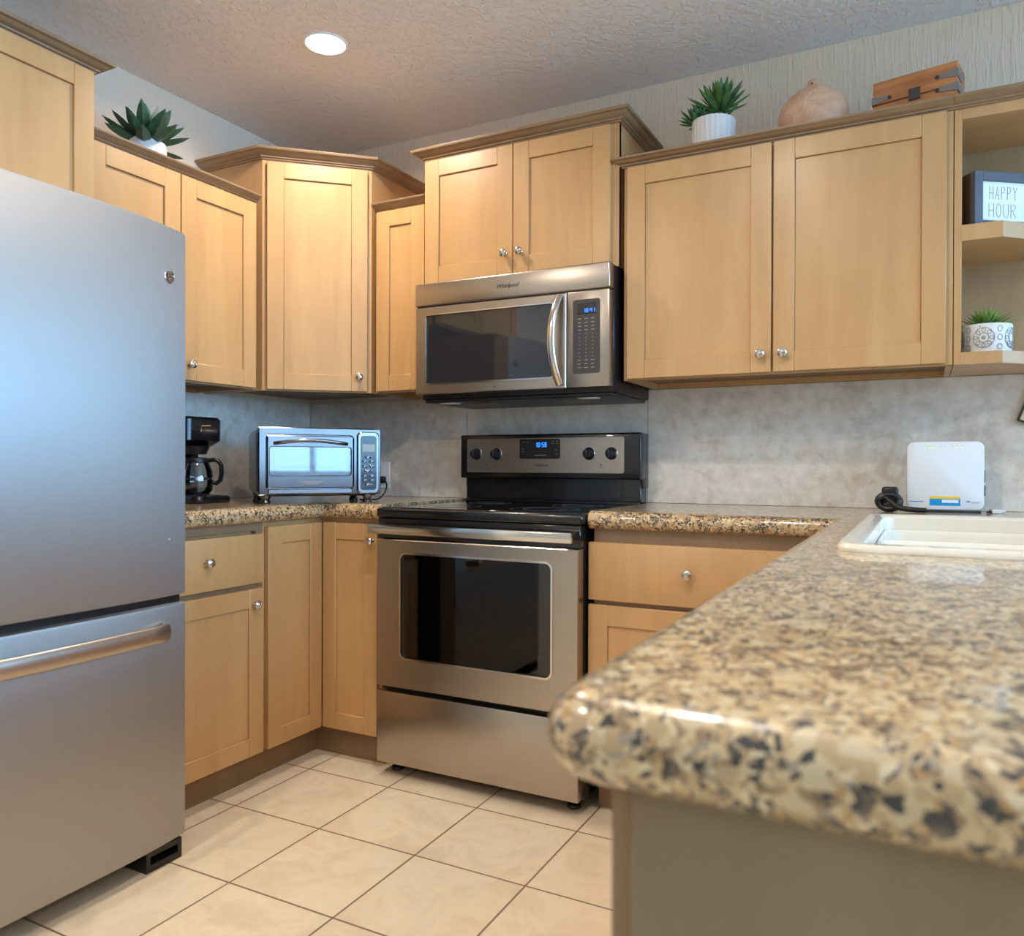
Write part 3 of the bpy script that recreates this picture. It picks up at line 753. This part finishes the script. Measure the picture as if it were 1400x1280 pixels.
MB().box(-.041, .041, -.0198, -.0188, .0195, .040).done('blue_label', 'blue_print', ro)
MB().box(-.041, .041, -.0200, -.0188, .040, .047).done('yellow_label', 'yellow_print', ro)
MB().box(-.008, .036, -.0202, -.0188, .028, .0375).done('white_label', 'white_paint', ro)
b = MB(); b.box(-.094, -.058, -.0196, -.0188, .030, .0325).box(.057, .066, -.0196, -.0188, .0305, .0345); b.done('brand_print', 'blue_print', ro)
b = MB(); b.box(.1035, .107, -.008, .006, .090, .128, .001).box(.1035, .108, -.006, .006, .050, .082, .001); b.done('side_port', 'dark_grey', ro)

r = thing('power_cord', 'bundled black power cord with plug lying left of the white router', 'cord', (2.475, -.19, TOP))
b = MB(); b.box(-.020, .026, -.016, .016, .046, .076, .008, 3); b.box(-.017, .022, -.014, .014, .028, .048, .005, 2); b.done('plug', 'black_plastic', r)
b = MB()
for i, (rx, rz_, yy, tz) in enumerate(((.030, .021, -.016, .3), (.033, .024, -.006, -.2), (.030, .023, .006, .1), (.024, .018, .014, .5), (.018, .013, -.008, -.3))):
    pts = [(rx*math.cos(a)*math.cos(tz)-rz_*math.sin(a)*math.sin(tz), yy+.004*math.sin(2*a), .031+rx*math.cos(a)*math.sin(tz)*.6+rz_*math.sin(a)) for a in [2*PI*k/24 for k in range(25)]]
    b.tube(pts, .0078, 8, up=(0, 1, 0))
b.done('coiled_cable', 'black_plastic', r)
pts = [(-.012, -.022, .046), (.0, -.026, .036), (.015, -.030, .022), (.032, -.032, .013), (.055, -.034, .010), (.080, -.036, .0085), (.102, -.036, .0085)]
MB().tube(pts, [.006, .007, .008, .0085, .008, .008, .007], 10).done('cable_tail', 'black_plastic', r)
r = thing('network_cable', 'short white cable end with dark tip at the right foot of the router', 'cable', (2.748, -.15, TOP))
MB().box(0, .026, -.006, .006, .0005, .012, .002).done('connector', 'white_plastic', r)
MB().tube([(.02, 0, .006), (.035, .03, .006), (.03, .07, .006), (.0, .10, .006)], .003, 8).done('wire', 'white_plastic', r)
MB().box(-.014, .002, -.004, .004, .001, .006, .001).done('tip', 'black_plastic', r)

# wall plaque partly in view at the right edge
r = thing('wall_plaque', 'small tilted cream plaque with dark rim on the backsplash, cut by the right photo edge', 'plaque', (2.820, -.0105, 1.206))
R3 = Matrix.Rotation(math.radians(20), 4, 'Y')
b = MB(); b.box(0, .09, -.014, 0, 0, .13, .003, 2, mat=R3); b.done('rim', 'dark_grey', r)
b = MB(); b.box(.005, .085, -.016, -.010, .005, .125, .002, mat=R3); b.done('face', 'cream_plastic', r)

# outlet behind the toaster oven
r = thing('wall_outlet', 'white wall outlet plate behind the right side of the toaster oven', 'outlet', (.435, -.0104, 1.02))
MB().box(-.036, .036, -.006, 0, -.058, .058, .002).done('plate', 'white_plastic', r)
MB().box(-.018, .018, -.022, -.005, -.035, -.005, .003).done('plug', 'black_plastic', r)

# ------------------------------------------------------------------ toaster oven
ta = math.radians(52)
r = thing('toaster_oven', 'chrome countertop toaster oven with keypad standing in the corner', 'toaster oven', (.515, -.846, TOP), ta); r.scale = (1.087, 1.05, 1.19)
TW, TD, TH = .405, .27, .205
TZ = .022
b = MB()
def tl(y, g, zt=0):   # rounded, slightly crowned front outline
    pts = []
    base = rr(TW/2, TZ+TH/2, TW-2*g, TH-2*g, .022)
    for x, z in base:
        cr = .010*(1-((x-TW/2)/(TW/2))**2) if z > TZ+TH/2 else 0
        pts.append(Vector((x, y, z+cr)))
    return pts
b.loft([tl(.006, .004), tl(0.02, 0), tl(TD, .004), tl(TD+.01, .012)]); bo = b.done('body', steel('toaster_side_metal', sr(150, 150, 152), .25, (1, 1, .02)), r)
b = framed(MB(), .004, TW-.002, TZ+.004, TZ+TH, .028, .310, TZ+.022, TZ+TH-.022, -.006, .012, .012)
b.done('front_frame', 'toaster_metal', r)
dr = framed(MB(), .030, .308, TZ+.024, TZ+TH-.024, .038, .300, TZ+.062, TZ+TH-.058, -.013, -.002, .008).done('door', 'toaster_metal', r)
MB().box(.036, .302, -.008, -.004, TZ+.056, TZ+TH-.052).done('door_glass', 'toaster_glass', dr)
pts = [(.052+.234*k/16, -.013-.024*math.sin(PI*k/16)**.5, TZ+TH-.048+.010*math.sin(PI*k/16)) for k in range(17)]
MB().tube(pts, .0055, 10).done('handle', 'toaster_trim', dr)
b = MB(); b.loft([[Vector((.169+x, y, TZ+.046+z)) for x, z in [(.042*math.cos(a), -.010*math.sin(a)) for a in [PI*k/12 for k in range(13)]]] for y in (-.0155, -.012)]); b.done('badge', 'grey_key', dr)
MB().box(.034, .304, -.012, -.004, TZ+.008, TZ+.022, .002).done('crumb_tray', 'toaster_trim', r)
# inner rack (glimpsed)
b = MB(); b.tube([(.05, -.001, TZ+.088), (.285, -.001, TZ+.088), (.296, -.001, TZ+.100)], .002, 6)
b.done('rack', 'nickel', r)
px = MB(); px.loft([[Vector((x, y, z)) for x, z in rr(.358, TZ+TH/2-.002, .074-g, .190-g, .014)] for y, g in ((-.002, 0), (-.012, 0), (-.016, .006))]); pc = px.done('control_panel', 'toaster_trim', r)
MB().loft([[Vector((x, y, z)) for x, z in rr(.358, TZ+TH/2-.002, .054, .166, .010)] for y in (-.014, -.0172)]).done('keypad', simple('dark_blue_black_panel', sr(22, 30, 44), .2, 0, .5), pc)
MB().box(.336, .380, -.0185, -.0170, TZ+.134, TZ+.158, .001).done('lcd', simple('lcd_grey_green', sr(150, 165, 160), .3), pc)
for (x, z, w_) in ((.358, .118, .014), (.346, .105, .010), (.370, .105, .010), (.346, .090, .010), (.370, .090, .010), (.358, .076, .015), (.346, .060, .009), (.370, .060, .009), (.346, .047, .009), (.370, .047, .009), (.358, .034, .013)):
    k = MB(); k.loft([[Vector((x+w_*math.cos(a)*q, y, TZ+z+.0052*math.sin(a)*q)) for a in [2*PI*j/16 for j in range(16)]] for y, q in ((-.017, 1), (-.0195, 1), (-.0205, .8))]); k.done('button', 'toaster_metal', pc)
for x in (.03, TW-.04):
    for y in (.03, TD-.03): MB().lathe([(.016, 0), (.017, .004), (.013, .012), (.017, .020), (.017, .030)], 16, (x, y, .0)).done('foot', 'toaster_trim', r)
pts = [(.39, .12, .06), (.42, .11, .075), (.455, .12, .06), (.455, .13, .03), (.43, .12, .008), (.40, .10, .005), (.36, .12, .005)]
sm = []
for i in range(len(pts)-1):
    for q in range(4):
        a = [Vector(pts[max(0, min(len(pts)-1, i+d_))]) for d_ in (-1, 0, 1, 2)]; t_ = q/4
        sm.append(.5*((2*a[1])+(-a[0]+a[2])*t_+(2*a[0]-5*a[1]+4*a[2]-a[3])*t_*t_+(-a[0]+3*a[1]-3*a[2]+a[3])*t_**3))
MB().tube(sm+[Vector(pts[-1])], .0028, 8).done('cord', 'black_plastic', r)

# ------------------------------------------------------------------ coffee maker and carafe
r = thing('coffee_maker', 'black drip coffee maker beside the refrigerator edge', 'coffee maker', (.195, -.86, TOP), 0)
b = MB(); b.loft([[Vector((x, y, z)) for x, y in rr(.0, 0, .27-g, .17-g, .03)] for z, g in ((0, .006), (.006, 0), (.018, 0), (.026, .012))])
b.box(.06, .132, -.035, .035, .018, .029, .003); b.done('base', 'black', r)
MB().lathe([(.058, .026), (.060, .030), (0, .031)], 24, (.035, 0, 0)).done('warming_plate', 'dark_grey', r)
b = MB(); b.loft([[Vector((x, y, z)) for x, y in rr(-.085, 0, .10, .165, .02)] for z in (.024, .21)]); b.done('water_tank', 'black', r)
b = MB(); b.loft([[Vector((x, y, z)) for x, y in rr(xc, 0, w_, .17-g, .03)] for z, xc, w_, g in ((.205, -.040, .17, .01), (.225, -.026, .216, 0), (.300, -.026, .218, 0), (.309, -.028, .206, .01), (.311, -.03, .16, .05))])
b.done('brew_head', 'black', r)
MB().lathe([(.036, .175), (.048, .205)], 20, (.035, 0, 0)).done('filter_basket', 'black_plastic', r)
MB().box(.129, .133, -.012, .012, .006, .016, .001).done('switch', 'chrome', r)
b = MB(); b.tube([(.0835, -.02, .255), (.085, -.02, .275), (.084, .02, .278)], .003, 6); b.done('lid_latch', 'chrome', r)
r = thing('coffee_carafe', 'glass coffee carafe with black handle standing in the coffee maker', 'carafe', (.230, -.86, TOP+.0315), math.radians(28))
b = MB(); b.lathe([(.045, .0005), (.056, .012), (.060, .045), (.056, .085), (.044, .112), (.042, .120), (.0405, .120), (.0425, .111), (.054, .085), (.058, .045), (.054, .014), (.043, .003)], 32); b.done('glass_bowl', 'clear_glass', r)
MB().lathe([(.046, .113), (.047, .122), (.044, .130), (.012, .134), (0, .134)], 28).done('lid', 'black_plastic', r)
MB().lathe([(.0605, .052), (.0612, .052), (.0612, .060), (.0605, .060)], 32).done('band', 'chrome', r)
MB().tube([(.045, 0, .121), (.062, 0, .124), (.080, 0, .120), (.091, 0, .104), (.093, 0, .075), (.088, 0, .050), (.074, 0, .038), (.060, 0, .042)], [.008]*8, 10, [.010]*8, up=(0, 1, 0)).done('handle', 'black_plastic', r)

# ------------------------------------------------------------------ plants and decor
def leaf(b, base, az, el, L_, w_, curve=.0, th=.22, n=7):
    d = Vector((math.cos(az)*math.cos(el), math.sin(az)*math.cos(el), math.sin(el)))
    side = Vector((-math.sin(az), math.cos(az), 0)); up = side.cross(d)*-1
    if up.z < 0: up = -up
    loops = []
    for k in range(n+1):
        t_ = k/n; p = Vector(base)+d*L_*t_+Vector((0, 0, 1))*curve*L_*t_*t_
        ww = w_*(.45+1.55*t_)*(1-t_**2.6) if t_ < .999 else .0004
        ww = max(ww*.72, .0004)
        loops.append([p+side*ww, p+up*ww*th*1.0+up*(-.0), p-side*ww, p-up*ww*th*2.2])
        # shallow channel
        loops[-1][1] = p - up*ww*.15
    b.loft(loops)
def rosette(b, c, R, n, el0, el1, w_, rings=3, jit=.12, curve=.1, tilt=(0, 0)):
    for r_ in range(rings):
        f = r_/(max(1, rings-1)); el = el0+(el1-el0)*f
        for k in range(n-r_):
            az = 2*PI*k/(n-r_)+r_*.6+random.uniform(-jit, jit)
            leaf(b, c, az, el+random.uniform(-jit, jit), R*(1-.22*f)*random.uniform(.88, 1.08), w_*random.uniform(.85, 1.1), curve)
# dark agave
Z1 = 1.35+.704
r = thing('potted_succulent', 'dark broad-leaved succulent in a white bowl on the left wall cabinet', 'plant', (.215, -1.06, Z1+.0005))
MB().lathe([(.045, 0), (.060, .03), (.068, .075), (.066, .100), (.062, .100), (.062, .088), (0, .086)], 32).done('pot', 'ceramic', r)
MB().lathe([(.061, .086), (.05, .094), (0, .096)], 24).done('soil', 'soil', r)
b = MB(); rosette(b, (0, 0, .092), .165, 8, .10, 1.1, .031, 4, .16, .06)
b.done('foliage', 'leaf_dark', r)
# ribbed white pot
Z2 = 1.35+.712
def ribbed(rad0, rad1, h_, ribs=26):
    b = MB(); loops = []
    n = ribs*4
    for z, q in ((0, 0), (.004, .5), (h_-.004, .95), (h_, 1)):
        R0 = rad0+(rad1-rad0)*q
        loops.append([Vector(((R0-.0022*abs(math.sin(PI*ribs*j/n*1.0)))*math.cos(2*PI*j/n), (R0-.0022*abs(math.sin(PI*ribs*j/n)))*math.sin(2*PI*j/n), z)) for j in range(n)])
    for R0, z in ((rad1-.006, h_), (rad1-.008, h_-.015)): loops.append([Vector((R0*math.cos(2*PI*j/n), R0*math.sin(2*PI*j/n), z)) for j in range(n)])
    b.loft(loops); return b
r = thing('potted_succulent', 'green two-headed succulent in a white ribbed pot above the two-door cabinet', 'plant', (1.955, -.275, Z2+.0005))
ribbed(.062, .070, .125).done('pot', 'ceramic', r)
MB().lathe([(.0655, .108), (.05, .122), (0, .124)], 24).done('soil', 'soil', r)
b = MB(); b.tube([(.018, 0, .115), (.020, 0, .155)], .010, 8)
rosette(b, (.020, 0, .152), .108, 13, .35, 1.35, .0135, 5, .12, .12)
rosette(b, (-.052, -.012, .122), .070, 9, .2, 1.25, .0105, 4, .15, .12); leaf(b, (.045, -.03, .12), -.4, .5, .06, .010, .1)
b.done('foliage', 'leaf_mid', r)
# clay vase
r = thing('clay_vase', 'round pink clay vase with pinched tip and carved leaf pattern on the wall cabinet', 'vase', (2.258, -.245, Z2+.0005)); r.scale = (.96, .96, .90)
prof = [(.05, 0), (.085, .03), (.106, .075), (.109, .110), (.100, .145), (.078, .175), (.050, .196), (.028, .206), (.019, .213), (.017, .224), (.013, .232), (.006, .236), (0, .2365)]
def vr(z):
    for (r0, a), (r1, c_) in zip(prof, prof[1:]):
        if a <= z <= c_: return r0+(r1-r0)*(z-a)/(c_-a)
    return 0
SQ = Matrix.Diagonal((1, .72, 1, 1))
MB().lathe([(.05, 0)]+prof[1:], 40, mat=SQ).done('body', 'clay', r)
b = MB()
def onv(az, z, o=.0006): return SQ @ Vector(((vr(z)+o)*math.sin(az), -(vr(z)+o)*math.cos(az), z))
ca, cz_ = -.16, .122
for k in range(8):
    th_ = 2*PI*k/8+.3; Lp = .074
    for sg in (-1, 1):
        P_ = []
        for i in range(11):
            t_ = i/10; u_ = t_*Lp; v_ = sg*.012*math.sin(PI*t_)
            du = u_*math.cos(th_)-v_*math.sin(th_); dv = u_*math.sin(th_)+v_*math.cos(th_)
            z = min(max(cz_+dv*.75, .02), .190); P_.append(onv(ca+du/.105, z))
        b.tube(P_, .0010, 5)
b.done('carved_pattern', 'clay_line', r)
MB().lathe([(0, 0), (.0035, 0), (.0035, .002), (0, .002)], 12, (-.002, -.0135, .213), 'y').done('hole', 'soil', r)
# rustic box
r = thing('wooden_box', 'rustic orange wooden box with metal corner straps on the wall cabinet', 'box', (2.430, -.275, Z2+.0005), math.radians(-12))
BW, BD, BH = .222, .10, .146
MB().box(0, BW, 0, BD, 0, .078, .002).done('box_body', 'box_wood', r)
MB().box(-.001, BW+.001, -.001, BD+.001, .080, BH, .002).done('lid', 'box_wood', r)
def strap(x0, x1, z, hgt, tip):
    b = MB(); 
    xx = [x0, x1]
    b.loft([[Vector((x0, y, z-hgt/2)), Vector((x1, y, z-hgt/2+tip)), Vector((x1, y, z+hgt/2-tip)), Vector((x0, y, z+hgt/2))] for y in (-.003, .0005)])
    side = x0
    sx = -1 if x0 < x1 else 1
    b.box(min(side, side+sx*.0028), max(side, side+sx*.0028), -.003, .05, z-hgt/2, z+hgt/2)
    return b
for x0_, x1_, z_ in ((-.001, .046, .092), (BW+.001, BW-.050, .112), (BW+.001, BW-.050, .074)):
    so = strap(x0_, x1_, z_, .024, .008).done('corner_strap', 'galv', r)
    MB().lathe([(0, 0), (.0055, 0), (.0050, .003), (0, .005)], 12, (x1_, -.003, z_), 'y').done('rivet', 'dark_grey', so)
MB().box(.098, .128, -.005, 0, .066, .100, .001).done('clasp', 'dark_grey', r)
# sign
r = thing('block_sign', 'boxy framed HAPPY HOUR sign on the middle open shelf', 'sign', (2.690, -.312, 1.35+.344+.0445), math.radians(36))
SW, SD, SH = .20, .055, .155
b = MB(); b.box(0, SW, .012, SD, 0, SH, .001); b.done('block', 'sign_side', r)
b = MB(); e = .026; b.box(0, e, -.004, .0125, 0, SH, .001).box(SW-e, SW, -.004, .0125, 0, SH, .001).box(e, SW-e, -.004, .0125, 0, e*.7, .001).box(e, SW-e, -.004, .0125, SH-e, SH, .001); b.done('frame', 'sign_frame', r)
MB().box(e, SW-e, .004, .012, e*.7, SH-e).done('face', 'white_paint', r)
G = {'H': [[(0, 0), (0, 1)], [(1, 0), (1, 1)], [(0, .48), (1, .48)]], 'A': [[(0, 0), (.5, 1), (1, 0)], [(.2, .35), (.8, .35)]],
     'P': [[(0, 0), (0, 1), (.7, .97), (1, .78), (.7, .55), (0, .5)]], 'Y': [[(0, 1), (.5, .5), (1, 1)], [(.5, .5), (.5, 0)]],
     'O': [[(.5+.5*math.cos(a), .5+.5*math.sin(a)) for a in [2*PI*k/14 for k in range(15)]]],
     'U': [[(0, 1), (0, .25), (.25, .02), (.75, .02), (1, .25), (1, 1)]], 'R': [[(0, 0), (0, 1), (.7, .97), (1, .78), (.7, .55), (0, .5)], [(.4, .5), (1, 0)]]}
b = MB()
def word(b, s_, x, z, lw, lh, gap):
    for ch in s_:
        for pl in G[ch]: b.tube([(x+u_*lw, .0038, z+v_*lh) for u_, v_ in pl], .00065, 5, up=(0, 1, 0))
        x += lw+gap
word(b, 'HAPPY', .052, .080, .011, .036, .0075); word(b, 'HOUR', .050, .030, .0145, .038, .0085)
b.done('lettering', 'letter', r)
# relief pot
r = thing('potted_succulent', 'small spiky green succulent in a grey and white relief pot on the bottom open shelf', 'plant', (2.7255, -.240, 1.35+.0345)); r.scale = (.95, .95, 1)
MB().lathe([(.060, 0), (.066, .004), (.069, .040), (.069, .078), (.0675, .082), (.062, .082), (.060, .070), (0, .068)], 36).done('pot', 'ceramic', r)
b = MB(); RP = .0692
def op(az, z): return Vector((RP*math.sin(az), -RP*math.cos(az), z))
for c0 in range(5):
    caz = c0*2*PI/5-.15
    for rr_, nn in ((.028, 24), (.013, 16)):
        b.tube([op(caz+rr_*math.cos(2*PI*k/nn)/RP, .042+rr_*math.sin(2*PI*k/nn)) for k in range(nn+1)], .0011, 5)
    for p_ in range(8):
        a0 = 2*PI*p_/8
        b.tube([op(caz+(.0205+.0055*math.cos(t_))*math.cos(a0+.24*math.sin(t_))/RP, .042+(.0205+.0055*math.cos(t_))*math.sin(a0+.24*math.sin(t_))) for t_ in [2*PI*k/10 for k in range(11)]], .0010, 5)
    b.lathe([(0, 0), (.006, 0), (.004, .001)], 10, op(caz, .042), 'y') if abs(caz) < .2 else None
    m_ = caz+PI/5
    for zz in (.016, .042, .066):
        b.tube([op(m_+.10*math.cos(t_), zz+.008*math.sin(t_)) for t_ in [2*PI*k/10 for k in range(11)]], .0010, 5)
b.done('relief_pattern', 'relief_grey', r)
b = MB(); rosette(b, (0, 0, .070), .082, 15, .22, 1.1, .0065, 6, .18, .0); b.done('foliage', 'leaf_light', r)

# ------------------------------------------------------------------ recessed ceiling lights
def can(x, y, lab, k=1.0):
    r = thing('recessed_light', lab, 'ceiling light', (x, y, ZC))
    MB().lathe([(.066, -.001), (.067, -.004), (.073, -.003), (.075, 0), (.066, 0)], 40).done('trim_ring', 'white_plastic', r)
    MB().lathe([(0, -.004), (.055, -.004), (.0665, -.002), (.0665, 0), (0, 0)], 40).done('lens', 'lamp', r)
    l = bpy.data.lights.new('downlight', 'AREA'); l.shape = 'DISK'; l.size = .12; l.energy = CANS_E*k; l.color = CAN_COL; l.spread = math.radians(165)
    o = bpy.data.objects.new('downlight', l); COL.objects.link(o); o.parent = r; o.location = (0, 0, -.012)
can(.768, -.788, 'round recessed ceiling light shining above the corner cabinet', .75)
can(2.0, -1.75, 'round recessed ceiling light above the aisle, outside the photo')
can(.95, -2.5, 'round recessed ceiling light in front of the refrigerator, outside the photo', 1.1)
can(.7, -4.6, 'round recessed fill light added at the far end of the kitchen, out of view', 1.3)  # unseen downlight added as soft fill from the rear
can(4.3, -2.2, 'round recessed fill light added over the room beyond the peninsula, out of view', 1.5)  # unseen downlight added as fill from the right

GROUPS = {'wall_cabinet': 'maple wall cabinets', 'corner_wall_cabinet': 'maple wall cabinets', 'base_cabinet': 'maple base cabinets', 'corner_base_cabinet': 'maple base cabinets',
          'recessed_light': 'recessed ceiling lights', 'backsplash_slab': 'stone backsplash slabs', 'worktop': 'granite worktops', 'potted_succulent': 'potted succulents'}
for o in bpy.data.objects:
    if o.parent is None and o.name.split('.')[0] in GROUPS:
        o['group'] = GROUPS[o.name.split('.')[0]]
